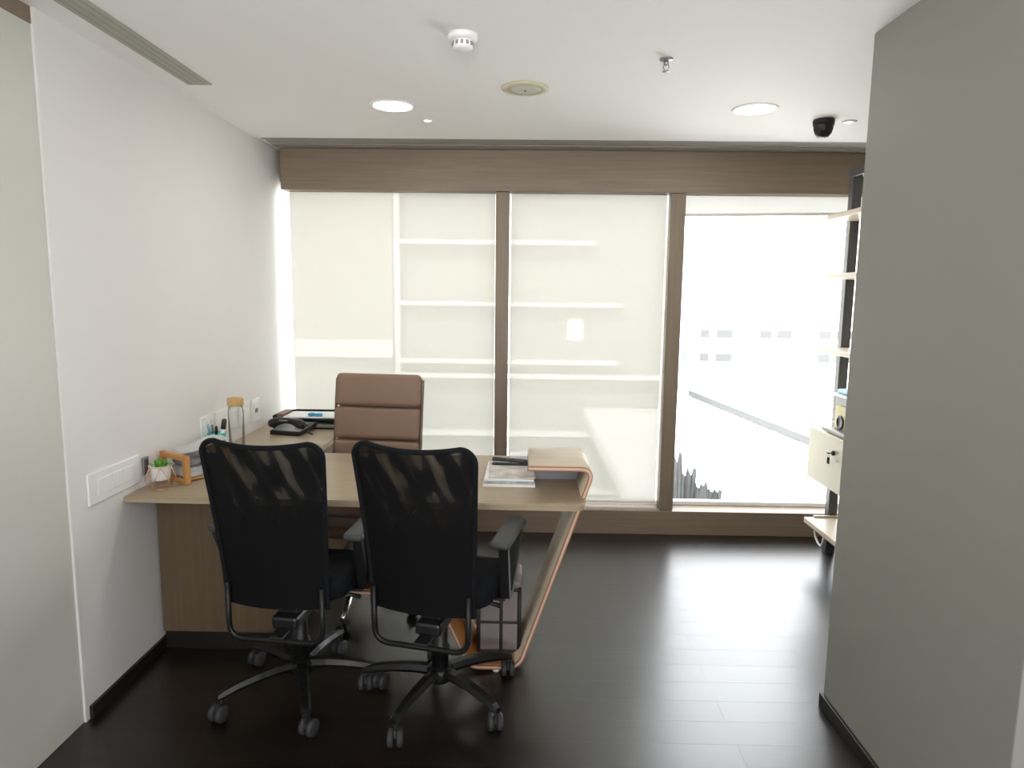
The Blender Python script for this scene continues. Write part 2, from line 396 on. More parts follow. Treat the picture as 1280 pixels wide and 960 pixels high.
# roller blinds
def roller_blind(x0, x1, zb, label, tilt=0.0):
    t = thing('roller_blind', label, 'blind', (0, 4.375, 0), 0, 'roller blinds at the window wall')
    f = bmesh.new(); n = 14; m_ = 12; V = []
    for j in range(n + 1):
        row = []
        for i in range(m_ + 1):
            a = i / m_; v = j / n
            zz = zb + (2.31 - zb) * v + tilt * (a - .5) * (1 - v)
            row.append(f.verts.new((x0 + (x1 - x0) * a, .0015 * sin(7 * a + 2 * v), zz)))
        V.append(row)
    for j in range(n):
        for i in range(m_):
            q = f.faces.new((V[j][i], V[j][i + 1], V[j + 1][i + 1], V[j + 1][i])); q.smooth = True
    obj('blind_fabric', f, 'blind', t)
    ang = math.atan2(tilt, x1 - x0)
    obj('bottom_bar', box(bmesh.new(), ((x0 + x1) / 2, 0, zb), (x1 - x0, .014, .018), .004, 2, Matrix.Rotation(-ang, 4, 'Y')), 'offwhite', t)
    obj('roller_tube', tube([(x0, 0, 2.33), (x1, 0, 2.33)], .018, 16), 'offwhite', t)
    return t
roller_blind(-1.497, -.181, .19, 'lowered cream roller blind in the left window behind the brown chair')
roller_blind(-.082, .905, .187, 'lowered cream roller blind in the middle window')
roller_blind(1.012, XR - .03, 2.075, 'raised roller blind above the uncovered right window', .02)

# ------------------------------------------------------------------ desk
desk = thing('desk', 'taupe wood L-shaped desk with slanted bent-wood end and copper edging', 'desk', (0, 0, 0))
FY, BY = 2.515, 3.305
top_out = [(XL + .002, FY + .02)] + [(.21, FY - .005)] + [(.255 - .045 + .045 * sin(radians(90 * k / 6)), FY + .04 - .045 * cos(radians(90 * k / 6))) for k in range(1, 7)] + [(.255, 2.6), (.262, 2.6), (.262, BY), (-1.04, BY), (-1.04, 4.16), (XL + .002, 4.16)]
obj('desktop', slab(top_out, .724, .75, bev=.003), 'deskwood', desk)
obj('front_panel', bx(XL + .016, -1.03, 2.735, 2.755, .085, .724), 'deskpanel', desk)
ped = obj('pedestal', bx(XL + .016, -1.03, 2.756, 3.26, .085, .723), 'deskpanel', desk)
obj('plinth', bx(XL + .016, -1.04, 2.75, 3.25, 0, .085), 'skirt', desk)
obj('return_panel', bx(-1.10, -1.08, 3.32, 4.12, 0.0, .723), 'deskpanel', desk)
obj('apron', bx(-1.029, .19, 3.05, 3.068, .67, .723), mat('modesty_brown', (0.13, 0.085, 0.07), 0.5), desk)
# bent ribbon
path = [(.032, .868), (.293, .868), (.003, .021), (-.20, .021), (-.341, .335), (-1.028, .335)]
pr = arc_pts([Vector(p) for p in path], [0, .04, .075, .06, .035, 0], 10)
rib = obj('bent_panel', strip(pr, .017, 2.612, 2.915), 'ribbonwood', desk)
pr2 = arc_pts([Vector(p) for p in path], [0, .04, .075, .06, .035, 0], 10)
lip = bmesh.new()
def off(pts, d):
    out = []
    for i in range(len(pts)):
        a = pts[max(i - 1, 0)]; b = pts[min(i + 1, len(pts) - 1)]; t = (b - a).normalized(); out.append(pts[i] + Vector((-t.y, t.x)) * d)
    return out
strip(off(pr2, .0065), .004, 2.602, 2.613, lip); strip(off(pr2, -.0065), .004, 2.602, 2.613, lip)
e1 = obj('copper_edging', lip, 'copper', rib)
e2 = obj('light_edging', strip(pr2, .009, 2.604, 2.6125), mat('pale_copper_edge', (0.72, 0.52, 0.40), 0.4), rib)
obj('orange_lining', strip(off(pr2[-28:], -.0100), .0022, 2.614, 2.914), 'ribbonback', rib)
obj('rounded_back_edge', slab(round_rect(.032, .272, 2.914, 2.957, .035, 6, (1, 1, 0, 0)), .8596, .8764, bev=.002), 'ribbonwood', rib)
obj('grey_back_panel', bx(.03, .275, 2.875, 2.89, .751, .858), 'greypanel', desk)
obj('foot', lathe([(0, 0), (.016, 0), (.016, .012), (0, .012)], 16, c=(-.09, 2.62, 0)), 'white', desk)

# ------------------------------------------------------------------ visitor chairs
def back_shape(u_, v):
    z0, z1 = .435, 1.05
    half0 = .191 + (.219 - .191) * min(1, max(0, (v - .2) / .75))
    zt = z1 - .012 * (1 - abs(u_) ** 2.0)
    z = z0 + (zt - z0) * v
    rr = .05; dz = z - (zt - rr)
    half = half0 - (rr - math.sqrt(max(rr * rr - dz * dz, 0))) if dz > 0 else half0
    y = -.205 - .080 * v ** 1.4 + .035 * u_ * u_
    return Vector((u_ * half, y, z))

def visitor_chair(label, loc, rz, base_rot):
    t = thing('mesh_office_chair', label, 'chair', loc, rz, 'black mesh visitor chairs in front of the desk')
    # back
    b = bmesh.new(); NU, NV = 22, 40; vs = [1 - (1 - j / NV) ** 1.0 for j in range(NV + 1)]
    vs = sorted(set([j / NV for j in range(NV + 1)] + [.93, .945, .96, .97, .98, .985, .99, .995, .998]))
    G = [[b.verts.new(back_shape(-1 + 2 * i / NU, v)) for i in range(NU + 1)] for v in vs]
    for A, B in zip(G, G[1:]):
        for i in range(NU):
            f = b.faces.new((A[i], A[i + 1], B[i + 1], B[i])); f.smooth = True
    obj('back_mesh', b, 'mesh', t)
    rim = [back_shape(-1, v) for v in vs] + [back_shape(-1 + 2 * i / NU, 1) for i in range(1, NU)] + [back_shape(1, v) for v in vs[::-1]]
    obj('back_rim', tube(rim, .0095, 8), 'blackfab', t)
    # tube loop under the back
    lo = arc_pts([Vector((-.178, .52)), Vector((-.178, .308)), Vector((.178, .308)), Vector((.178, .52))], [0, .06, .06, 0], 8)
    obj('back_tube', tube([(p.x, -.19 - .0 * p.y, p.y) for p in lo], .0105, 10), 'blackmetal', t)
    br = bmesh.new(); box(br, (0, -.095, .318), (.055, .20, .012), .004)
    box(br, (0, -.06, .342), (.10, .14, .05), .012)
    box(br, (0, .0, .408), (.17, .2, .035), .012); box(br, (0, -.03, .375), (.08, .12, .05), .01)
    obj('tilt_mechanism', br, 'black', t)
    obj('tilt_lever', tube([(.05, .02, .405), (.16, .03, .402), (.235, .03, .392)], [.006, .006, .010], 8), 'black', t)
    # seat
    st = bmesh.new(); NS = 16
    out = round_rect(-.236, .236, -.165, .265, .09, 8)
    layers = [(.446, .90), (.454, .97), (.472, 1.0), (.50, 1.0), (.523, .985), (.535, .94), (.538, .8), (.535, .4)]
    R0 = []
    for z, s in layers:
        R0.append([st.verts.new((x * s, .03 + (y - .03) * s, z - (.045 * max(0, (y - .13) / .13) ** 2 if z > .48 else .01 * max(0, (y - .13) / .13)))) for x, y in out])
    for A, B in zip(R0, R0[1:]):
        for k in range(len(out)):
            f = st.faces.new((A[k], A[(k + 1) % len(out)], B[(k + 1) % len(out)], B[k])); f.smooth = True
    st.faces.new(R0[0][::-1]); st.faces.new(R0[-1])
    obj('seat', st, 'blackfab', t)
    # arms
    for s in (-1, 1):
        a = bmesh.new(); xs = .262 * s
        box(a, (xs, .02, .685), (.074, .265, .028), .012, 3, Matrix.Rotation(radians(3), 4, 'X'))
        arm = obj('arm_pad', a, 'armgrey', t, smooth=True)
        sp = bmesh.new()
        loop = arc_pts([Vector((-.085, .672)), Vector((.005, .445)), Vector((.035, .445)), Vector((.125, .676))], [0, .05, .05, 0], 6)
        for xx in (0,):
            prev = None; T_ = []
            for i, p in enumerate(loop):
                q = loop[min(i + 1, len(loop) - 1)] - loop[max(i - 1, 0)]; q.normalize(); nn = Vector((-q.y, q.x)) * .012
                xo = xs + s * (.012 - .02 * max(0, (.53 - p.y)) / .1)
                c = [(xo - .017, p.x + nn.x, p.y + nn.y), (xo + .017, p.x + nn.x, p.y + nn.y), (xo + .017, p.x - nn.x, p.y - nn.y), (xo - .017, p.x - nn.x, p.y - nn.y)]
                T_.append([sp.verts.new(v) for v in c])
            for A, B in zip(T_, T_[1:]):
                for k in range(4): sp.faces.new((A[k], A[(k + 1) % 4], B[(k + 1) % 4], B[k]))
            sp.faces.new(T_[0]); sp.faces.new(T_[-1][::-1])
        box(sp, (s * .20, .02, .438), (.12, .07, .01), .003)
        obj('arm_support', sp, 'black', t)
    # column and base
    obj('gas_column', lathe([(0, .12), (.033, .12), (.033, .2), (.038, .2), (.038, .215), (.030, .222), (.030, .29), (.024, .295), (.024, .395), (0, .395)], 24), 'black', t)
    hub = obj('base_hub', lathe([(0, .075), (.042, .078), (.052, .09), (.052, .128), (.04, .138), (0, .138)], 24), 'blackmetal', t)
    for k in range(5):
        a = base_rot + k * 2 * pi / 5 - rz
        dv = Vector((cos(a), sin(a), 0)); nv = Vector((-sin(a), cos(a), 0))
        lg = bmesh.new(); rows = []
        for q, (d, z, wd, ht) in enumerate(((.035, .118, .027, .036), (.10, .121, .026, .034), (.17, .117, .024, .032), (.24, .107, .021, .030), (.292, .095, .019, .027), (.312, .088, .015, .020))):
            c = dv * d + Vector((0, 0, z))
            rows.append([lg.verts.new(c + nv * wd * sx + Vector((0, 0, ht / 2 * sz))) for sx, sz in ((-.5, -1), (-1, 0), (-.55, 1), (.55, 1), (1, 0), (.5, -1))])
        for A, B in zip(rows, rows[1:]):
            for j in range(6):
                f = lg.faces.new((A[j], A[(j + 1) % 6], B[(j + 1) % 6], B[j]))
        lg.faces.new(rows[0]); lg.faces.new(rows[-1][::-1])
        leg = obj('base_leg', lg, 'blackmetal', t)
        c = dv * .30; ca = a + 1.1 + k * 1.9
        cs = bmesh.new(); ax = Vector((-sin(ca), cos(ca), 0)); tr = Vector((cos(ca), sin(ca), 0)) * .014
        for sg in (-1, 1):
            tw = bmesh.new(); lathe([(0, -.011), (.022, -.011), (.031, -.007), (.031, .007), (.022, .011), (0, .011)], 20, tw)
            join(cs, tw, Matrix.Translation(c + tr + ax * .016 * sg + Vector((0, 0, .0315))) @ ax.to_track_quat('Z', 'Y').to_matrix().to_4x4())
        box(cs, tuple(c + tr * .7 + Vector((0, 0, .046))), (.03, .012, .03), .005, 2, Matrix.Rotation(ca, 4, 'Z'))
        tube([c + Vector((0, 0, .055)), c + Vector((0, 0, .096))], .007, 8, bm=cs)
        obj('caster', cs, 'caster', leg)
    return t
visitor_chair('black mesh swivel visitor chair nearest the left wall', (-.848, 2.45, 0), radians(-7), radians(3))
visitor_chair('black mesh swivel visitor chair beside the slanted desk end', (-.30, 2.42, 0), radians(-14), radians(30))

# ------------------------------------------------------------------ executive chair
ex = thing('executive_chair', 'brown padded leather executive chair with chrome base behind the desk', 'chair', (-.80, 3.175, 0), radians(180 - 7))
def lean(z): return -.255 - .10 * max(0, (z - .50)) / .6
for k, (z0, z1) in enumerate(((.50, .612), (.617, .782), (.787, .953), (.958, 1.128))):
    b = bmesh.new(); zc = (z0 + z1) / 2; hh = (z1 - z0)
    box(b, (0, lean(zc), zc), (.462, .056, hh + .003), .024, 5, Matrix.Rotation(radians(9.5), 4, 'X'))
    obj('back_cushion', b, 'leather', ex, smooth=True)
for s in (-1, 1):
    pts = [(s * .236, .20, .455), (s * .236, -.20, .45), (s * .236, -.255, .50), (s * .236, lean(.8) - .012, .8), (s * .236, lean(1.08) - .014, 1.10)]
    obj('side_frame', tube(pts, .0085, 8), 'bronze', ex)

b = bmesh.new()
for k in range(3): box(b, (0, -.14 + k * .155, .475 - .006 * k), (.45, .16, .06), .025, 4)
obj('seat', b, 'leather', ex, smooth=True)
obj('back_shell', box(bmesh.new(), (0, lean(.83) - .034, .83), (.455, .008, .56), .003, 2, Matrix.Rotation(radians(9.5), 4, 'X')), 'leather', ex)
b = bmesh.new(); box(b, (0, 0, .425), (.2, .22, .03), .008)
obj('tilt_mechanism', b, 'black', ex)
obj('gas_column', lathe([(0, .10), (.028, .10), (.028, .28), (.02, .28), (.02, .42), (0, .42)], 20), 'chrome', ex)
for k in range(5):
    a = radians(90 + 7 - 0 + 72 * k)
    dv = Vector((cos(a), sin(a), 0)); lg = tube([dv * .02 + Vector((0, 0, .16)), dv * .09 + Vector((0, 0, .155)), dv * .2 + Vector((0, 0, .115)), dv * .30 + Vector((0, 0, .078))], [.024, .022, .018, .013], 10)
    leg = obj('base_leg', lg, 'chrome', ex)
    cs = bmesh.new(); ax = Vector((-sin(a + .8), cos(a + .8), 0)); c = dv * .30
    for sg in (-1, 1):
        tw = bmesh.new(); lathe([(0, -.009), (.022, -.009), (.028, -.005), (.028, .005), (.022, .009), (0, .009)], 18, tw)
        join(cs, tw, Matrix.Translation(c + ax * .014 * sg + Vector((0, 0, .0285))) @ ax.to_track_quat('Z', 'Y').to_matrix().to_4x4())
    tube([c + Vector((0, 0, .03)), c + Vector((0, 0, .08))], .007, 8, bm=cs)
    obj('caster', cs, 'black', leg)

# ------------------------------------------------------------------ mauve case in the ribbon
cs = thing('storage_case', 'pale mauve box with dark corner strips standing in the desk end loop', 'box', (-.082, 2.80, .0308))
obj('body', bx(-.092, .088, -.10, .10, .004, .30, .022, 4), 'mauve', cs, smooth=False)
obj('lid', bx(-.098, .094, -.106, .106, .292, .322, .014, 3), 'mauve', cs)
b = bmesh.new()
for z in (.14, .283): bx(-.0955, .0915, -.1035, .1035, z - .006, z + .006, .003, 2, b)
bx(-.0945, .0905, -.1025, .1025, 0, .012, .004, 2, b)
for x in (.008,): bx(x - .007, x + .007, -.1042, .1042, .006, .292, .002, 1, b)
for sx in (-.089, .085):
    for sy in (-.097, .097): tube([(sx, sy, .008), (sx, sy, .29)], .008, 8, bm=b)
obj('dark_strip', b, mat('dark_piping', (0.025, 0.018, 0.017), 0.5), cs)

# ------------------------------------------------------------------ desk objects
DZ = .7503
# potted plant in wire stand
pl = thing('potted_plant', 'small green plant in white pot on rose-gold wire stand at desk corner', 'plant', (-1.473, 2.655, DZ))
obj('pot', lathe([(0, .035), (.030, .035), (.036, .042), (.041, .092), (.043, .096), (.0385, .096), (.037, .088), (0, .084)], 28), 'ceramic', pl)
wr = bmesh.new(); ring = [(.043 * cos(2 * pi * k / 24), .043 * sin(2 * pi * k / 24), .094) for k in range(24)]
tube(ring, .0016, 6, True, wr); tube([(.036 * cos(2 * pi * k / 24), .036 * sin(2 * pi * k / 24), .0018) for k in range(24)], .0018, 6, True, wr)
for k in range(6):
    a = 2 * pi * k / 6; a2 = a + pi / 6
    tube([(.043 * cos(a), .043 * sin(a), .094), (.058 * cos(a2), .058 * sin(a2), .035), (.036 * cos(a2), .036 * sin(a2), .002)], .0014, 6, bm=wr)
    tube([(.043 * cos(a + pi / 3), .043 * sin(a + pi / 3), .094), (.058 * cos(a2), .058 * sin(a2), .035)], .0014, 6, bm=wr)
obj('wire_stand', wr, 'goldwire', pl)
lf = bmesh.new()
for k in range(70):
    a = random.uniform(0, 2 * pi); tilt = random.uniform(.1, 1.2); L_ = random.uniform(.026, .042)
    base = Vector((random.uniform(-.02, .02), random.uniform(-.02, .02), .086)); dr = Vector((cos(a) * sin(tilt), sin(a) * sin(tilt), cos(tilt))); sd = dr.cross(Vector((0, 0, 1))).normalized() * .0045
    mid = base + dr * L_ * .55; tip = base + dr * L_ + Vector((0, 0, -.006 * tilt)); nn = sd.cross(dr).normalized() * .002
    vs = [lf.verts.new(p) for p in (base, mid + sd, tip, mid - sd, mid + nn, mid - nn)]
    for q in ((0, 1, 4), (1, 2, 4), (2, 3, 4), (3, 0, 4), (1, 0, 5), (2, 1, 5), (3, 2, 5), (0, 3, 5)): lf.faces.new([vs[i] for i in q])
obj('leaves', lf, 'leaf', pl)
# wooden organiser
og = thing('desk_organiser', 'orange pine-framed napkin holder beside the potted plant', 'organiser', (-1.44, 2.80, DZ), radians(-32))
def uframe(y):
    b = bmesh.new(); bx(-.085, .085, y - .011, y + .011, .098, .12, .002, 1, b)
    for s in (-1, 1): bx(s * .085 - .011 - .0 * s, s * .085 + .011, y - .011, y + .011, 0, .12, .002, 1, b)
    return b
obj('front_frame', uframe(-.05), 'pine', og); obj('rear_frame', uframe(.13), 'pine', og)
b = bmesh.new()
for x in (-.05, 0, .05): bx(x - .012, x + .012, -.06, .14, .004, .014, .001, 1, b)
bx(-.085, .085, -.06, -.04, 0, .016, .002, 1, b)
obj('base_slats', b, 'pine', og)
def at_org(p): return og.matrix_basis @ Vector(p)
orient = radians(-32)
pk = tag(obj('tissue_pack', bx(-.066, .066, -.034, .112, 0, .045, .012, 3), 'papergrey', None, False, None), 'pale patterned packet lying in the pine holder', 'packet')
pk.location = og.location + Matrix.Rotation(orient, 3, 'Z') @ Vector((0, 0, .0145)); pk.rotation_euler = (0, 0, orient)
pk = tag(obj('cloth_bundle', bx(-.062, .062, -.03, .105, 0, .038, .017, 4), 'greycloth', None, True), 'dark grey folded bundle on the packet in the pine holder', 'cloth')
pk.location = og.location + Matrix.Rotation(orient, 3, 'Z') @ Vector((0, 0, .060)); pk.rotation_euler = (0, 0, orient)
b = bmesh.new(); NN = 10
for i in range(NN):
    pass
G = [[b.verts.new((-.06 + .12 * i / 6, -.03 + .2 * j / NN, .1255 + .034 * (j / NN) ** 1.4 + .003 * sin(i * 1.3 + j))) for i in range(7)] for j in range(NN + 1)]
for A, B in zip(G, G[1:]):
    for i in range(6): b.faces.new((A[i], A[i + 1], B[i + 1], B[i])).smooth = True
bmesh.ops.solidify(b, geom=b.faces[:], thickness=.003)
pp = tag(obj('paper_sheet', b, 'paper'), 'curled white paper sheets on top of the pine holder', 'paper')
pp.location = og.location; pp.rotation_euler = (0, 0, orient)
# pen cup + pens
cupx, cupy = -1.487, 3.20
cup = thing('pen_cup', 'turquoise pen cup by the wall switches', 'cup', (cupx, cupy, DZ))
obj('cup_body', lathe([(0, 0), (.037, 0), (.042, .118), (.0395, .118), (.035, .004), (0, .004)], 28), 'turq', cup)
def pen(label, dx, dy, lean_x, lean_y, L_, rad, body, cap, cat='pen'):
    p = thing('pen', label, cat, (cupx + dx, cupy + dy, DZ + .006))
    d_ = Vector((lean_x, lean_y, 1)).normalized()
    obj('barrel', tube([d_ * .001, d_ * .012, d_ * L_ * .72], [rad * .3, rad, rad], 10), body, p)
    obj('cap', tube([d_ * L_ * .72, d_ * L_ * .97, d_ * L_], [rad * 1.15, rad * 1.1, rad * .6], 10), cap, p)
pen('pale blue pen leaning left in the turquoise cup', -.006, -.008, -.20, -.02, .158, .0055, 'bluepen', 'bluepen')
pen('grey-blue pen behind the pale blue one in the turquoise cup', -.012, .012, -.12, .05, .150, .005, 'bluepen', 'greyplastic')
pen('short black pen in the middle of the turquoise cup', .004, -.012, .03, -.05, .150, .006, 'black', 'black')
pen('thick marker with dark brown cap in the turquoise cup', .008, .006, .16, .03, .182, .011, 'white', 'darkbrown', 'marker')
# bottle
bo = thing('glass_bottle', 'clear glass bottle with round bamboo lid against the left wall', 'bottle', (-1.432, 3.30, DZ))
obj('bottle_body', lathe([(0, 0), (.036, 0), (.038, .004), (.038, .21), (.034, .228), (.034, .236), (.031, .236), (.031, .226), (.035, .208), (.035, .006), (0, .005)], 32), 'bottleglass', bo)
obj('lid', lathe([(0, .2365), (.037, .2365), (.039, .240), (.039, .272), (.036, .276), (0, .276)], 32), 'cork', bo)
# phone
ph = thing('desk_phone', 'black desk phone with curved handset on the desk return', 'phone', (-1.315, 3.80, DZ), radians(-12))
t = bmesh.new(); box(t, (0, 0, .022), (.19, .20, .03), .008, 2, Matrix.Rotation(radians(7), 4, 'X')); obj('phone_base', t, 'black', ph)
t = bmesh.new(); hp = [(-.105 + .215 * k / 14, -.075, .056 + .026 * sin(pi * k / 14)) for k in range(15)]
tube(hp, [.020, .026, .026, .023, .020, .018, .017, .017, .017, .018, .020, .023, .026, .026, .020], 10, bm=t); obj('handset', t, 'black', ph, smooth=True)
obj('handset_highlight_strip', box(bmesh.new(), (-.01, -.0925, .084), (.05, .004, .008), .0015), 'silver', ph)
t = bmesh.new()
for i in range(4):
    for j in range(3): box(t, (.03 + .022 * j, -.025 + .024 * i, .040 + .003 * i), (.014, .014, .006), .002, 1)
obj('keypad', t, 'greyplastic', ph)
co_ = [(.1 + .075 * k / 40 + .004 * cos(k * 1.9), -.05 - .055 * k / 40, .018 + .010 * (1 - k / 40) + .004 * sin(k * 1.9)) for k in range(41)]
obj('coiled_cord', tube(co_, .0032, 6), 'black', ph)
# document tray
tr = thing('document_tray', 'black document tray behind the desk phone', 'tray', (-1.275, 4.00, DZ))
b = bmesh.new(); bx(-.195, .235, -.11, .12, .002, .008, 0, 1, b)
for z in (.0, .045):
    bx(-.195, .235, .115, .12, z, z + .035, .001, 1, b); bx(-.195, -.19, -.11, .12, z, z + .035, .001, 1, b); bx(.23, .235, -.11, .12, z, z + .035, .001, 1, b)
    bx(-.195, .235, -.11, -.105, z, z + (.030 if z == 0 else .02), .001, 1, b)
bx(-.195, .235, -.11, .12, .046, .051, 0, 1, b)
obj('tray_body', b, 'black', tr)
b = bmesh.new(); bx(-.175, .22, -.115, -.111, .012, .03, .001, 1, b); obj('grey_front_strip', b, 'greyplastic', tr)
tag(obj('paper_stack', bx(-1.41, -1.06, 3.90, 4.09, DZ + .0515, DZ + .072, .001, 1), 'paper'), 'stack of white papers lying in the black document tray', 'papers')
tag(obj('maroon_notebook', bx(-1.455, -1.415, 3.915, 4.09, DZ + .0515, DZ + .085, .002, 1), 'maroon'), 'maroon brown notebook at the wall side of the document tray', 'notebook')
for k, (x, y) in enumerate(((-1.25, 3.93), (-1.205, 3.925))):
    tag(obj('blue_wrapper', lathe([(0, 0), (.018, .002), (.024, .010), (.018, .018), (0, .02)], 16, c=(x, y, DZ + .0725)), 'blue'), ('bright blue wrapped lump on the papers, the one nearer the wall', 'bright blue wrapped lump on the papers, the one nearer the brown chair')[k], 'wrapper', 'blue lumps on the paper stack')
# magazines, stapler, papers
z = DZ
mags = [('thick pale magazine at the bottom of the pile beside the bent shelf', -.158, .062, 2.74, 3.05, .012, 'paper', 0), ('grey-covered magazine second from the bottom of the pile', -.156, .060, 2.745, 3.06, .010, 'papergrey', .5), ('white stapled booklet third from the bottom of the pile', -.152, .058, 2.75, 3.055, .008, 'paper', -.6)]
for lb, x0, x1, y0, y1, th, mm, rz in mags:
    o = tag(obj('magazine', bx(-(x1 - x0) / 2, (x1 - x0) / 2, -(y1 - y0) / 2, (y1 - y0) / 2, 0, th, .001, 1), mm), lb, 'magazine', 'magazines piled beside the bent shelf')
    o.location = ((x0 + x1) / 2, (y0 + y1) / 2, z); o.rotation_euler = (0, 0, radians(rz)); z += th + .0004
o = tag(obj('magazine', bx(-.10, .10, -.14, .13, 0, .004, .001, 1), 'paperwarm'), 'open printed page on top of the magazine pile', 'magazine', 'magazines piled beside the bent shelf')
o.location = (-.04, 2.905, z); o.rotation_euler = (0, 0, radians(2)); z += .0045
st = thing('stapler', 'long black stapler lying on the magazine pile', 'stapler', (-.045, 2.985, z), radians(-3))
obj('stapler_base', bx(-.085, .085, -.016, .016, 0, .008, .003, 2), 'black', st)
obj('stapler_arm', box(bmesh.new(), (.0, 0, .021), (.17, .026, .016), .006, 3, Matrix.Rotation(radians(3), 4, 'Y')), 'black', st)
tag(obj('calculator', box(bmesh.new(), (-.03, 3.12, DZ + .0105), (.20, .10, .02), .004, 2, Matrix.Rotation(radians(5), 4, 'Z')), 'papergrey'), 'pale grey pad lying behind the magazine pile', 'pad')
tag(obj('notepad', box(bmesh.new(), (.0, 3.24, DZ + .013), (.11, .09, .025), .003, 2), 'paper'), 'white block of notes at the desk rear edge', 'notepad')
tag(obj('tape_dispenser', lathe([(.012, 0), (.026, 0), (.028, .006), (.028, .020), (.026, .026), (.012, .026)], 24, c=(.085, 3.25, DZ + .0005)), 'greyplastic'), 'grey tape roll beside the white note block', 'tape')

# ------------------------------------------------------------------ wall plates (left wall)
def plate(name, label, y0, y1, z0, z1, mods, group=None, m='white', mm='white'):
    t = thing(name, label, 'switch plate' if name == 'switch_plate' else 'socket plate', (XL + .0003, (y0 + y1) / 2, (z0 + z1) / 2), 0, group)
    W, Hh = y1 - y0, z1 - z0
    obj('faceplate', bx(0, .009, -W / 2, W / 2, -Hh / 2, Hh / 2, .004, 2), m, t)
    for (a, b_, c, d_) in mods:
        obj('rocker', bx(.009, .0112, -W / 2 + a * W, -W / 2 + b_ * W, -Hh / 2 + c * Hh, -Hh / 2 + d_ * Hh, .002, 2), mm, t)
    return t
plate('switch_plate', 'long white switch plate on left wall in front of the desk', 2.318, 2.645, .775, .893, ((.16, .42, .25, .75), (.425, .64, .25, .75), (.645, .86, .25, .75)))
plate('socket_plate', 'slim dark metal plate on the wall above the potted plant', 2.672, 2.712, .795, .87, ((.2, .8, .52, .9), (.2, .8, .1, .48)), None, 'greyplastic', 'polemetal')
G_ = 'white plates behind the pen cup'
plate('switch_plate', 'white switch plate directly behind the turquoise pen cup', 3.18, 3.325, .825, .945, ((.15, .48, .2, .8), (.52, .85, .2, .8)), G_)
plate('socket_plate', 'wide white socket plate between pen cup and bottle', 3.34, 3.60, .822, .945, ((.08, .33, .2, .8), (.36, .64, .2, .8), (.67, .92, .2, .8)), G_)
plate('socket_plate', 'plain white plate just right of the glass bottle', 3.615, 3.765, .815, .938, ((.15, .85, .2, .8),), G_)
dp = plate('socket_plate', 'white data socket plate with small dark port near the window', 3.795, 3.91, .80, .935, ((.15, .85, .55, .85),), G_)
obj('data_port', bx(.009, .013, -.018, .014, -.012, .012), 'greyplastic', dp)

# ------------------------------------------------------------------ shelving unit
sh = thing('shelving_unit', 'floor-standing shelf unit with dark post and pale shelves by right window', 'shelf', (1.90, 3.3, 0))
def SX(x): return x - 1.90
def SY(y): return y - 3.3
for y in (4.0, 2.75):
    obj('post', bx(-.027, .027, SY(y) - .025, SY(y) + .025, 0, 2.24, .003, 1), 'polemetal', sh)
obj('top_rail', bx(-.027, .027, SY(2.725), SY(4.025), 2.24, 2.29, .003, 1), 'polemetal', sh)
for zt, y1, x0 in ((2.022, 3.972, 1.735), (1.69, 3.972, 1.732), (1.268, 3.972, 1.738)):
    obj('shelf', bx(SX(x0), SX(2.08), SY(2.70), SY(y1), zt - .028, zt, .003, 1), 'shelfwood', sh)
b = bmesh.new(); bx(SX(1.725), SX(2.08), SY(2.70), SY(3.972), .204, .236, .003, 1, b); bx(SX(1.78), SX(2.08), SY(3.955), SY(3.972), .236, .248, .002, 1, b)
obj('bottom_shelf', b, 'shelfwood', sh)
cb = obj('cabinet', bx(SX(1.742), SX(2.08), SY(2.72), SY(3.972), .50, .795, .002, 1), 'shelfwood', sh)
obj('cabinet_door', bx(SX(1.724), SX(1.7415), SY(2.72), SY(3.972), .495, .797, .002, 1), 'cabinetface', cb)
lk = bmesh.new(); lathe([(0, 0), (.014, 0), (.014, .008), (.011, .012), (0, .012)], 20, lk); lk.transform(Matrix.Translation((SX(1.7235), SY(3.648), .708)) @ Matrix.Rotation(-pi / 2, 4, 'Y'))
obj('lock', lk, 'black', cb)
ky = thing('key', 'small black-headed key hanging in the cream cabinet lock', 'key', (1.7115, 3.648, .708))
obj('key_blade', bx(-.012, -.0004, -.004, .004, -.003, .003), 'silver', ky)
obj('key_bow', lathe([(0, -.002), (.011, -.002), (.011, .002), (0, .002)], 16, c=(-.016, 0, 0)), 'black', ky)
obj('key_tag', bx(-.017, -.013, -.012, .012, -.06, -.024, .004, 2), 'blackfab', ky)
obj('key_ring', tube([(-.015, .009 * cos(2 * pi * k / 16), -.017 + .011 * sin(2 * pi * k / 16)) for k in range(16)], .0012, 6, True), 'silver', ky)
obj('white_cable', tube([(1.76, 3.89, .203), (1.758, 3.885, .175), (1.757, 3.87, .15), (1.757, 3.83, .125), (1.757, 3.79, .118), (1.758, 3.772, .15), (1.76, 3.765, .203)], .0065, 8), 'white')
tag(bpy.data.objects['white_cable'], 'white cable loop hanging under the bottom shelf', 'cable')
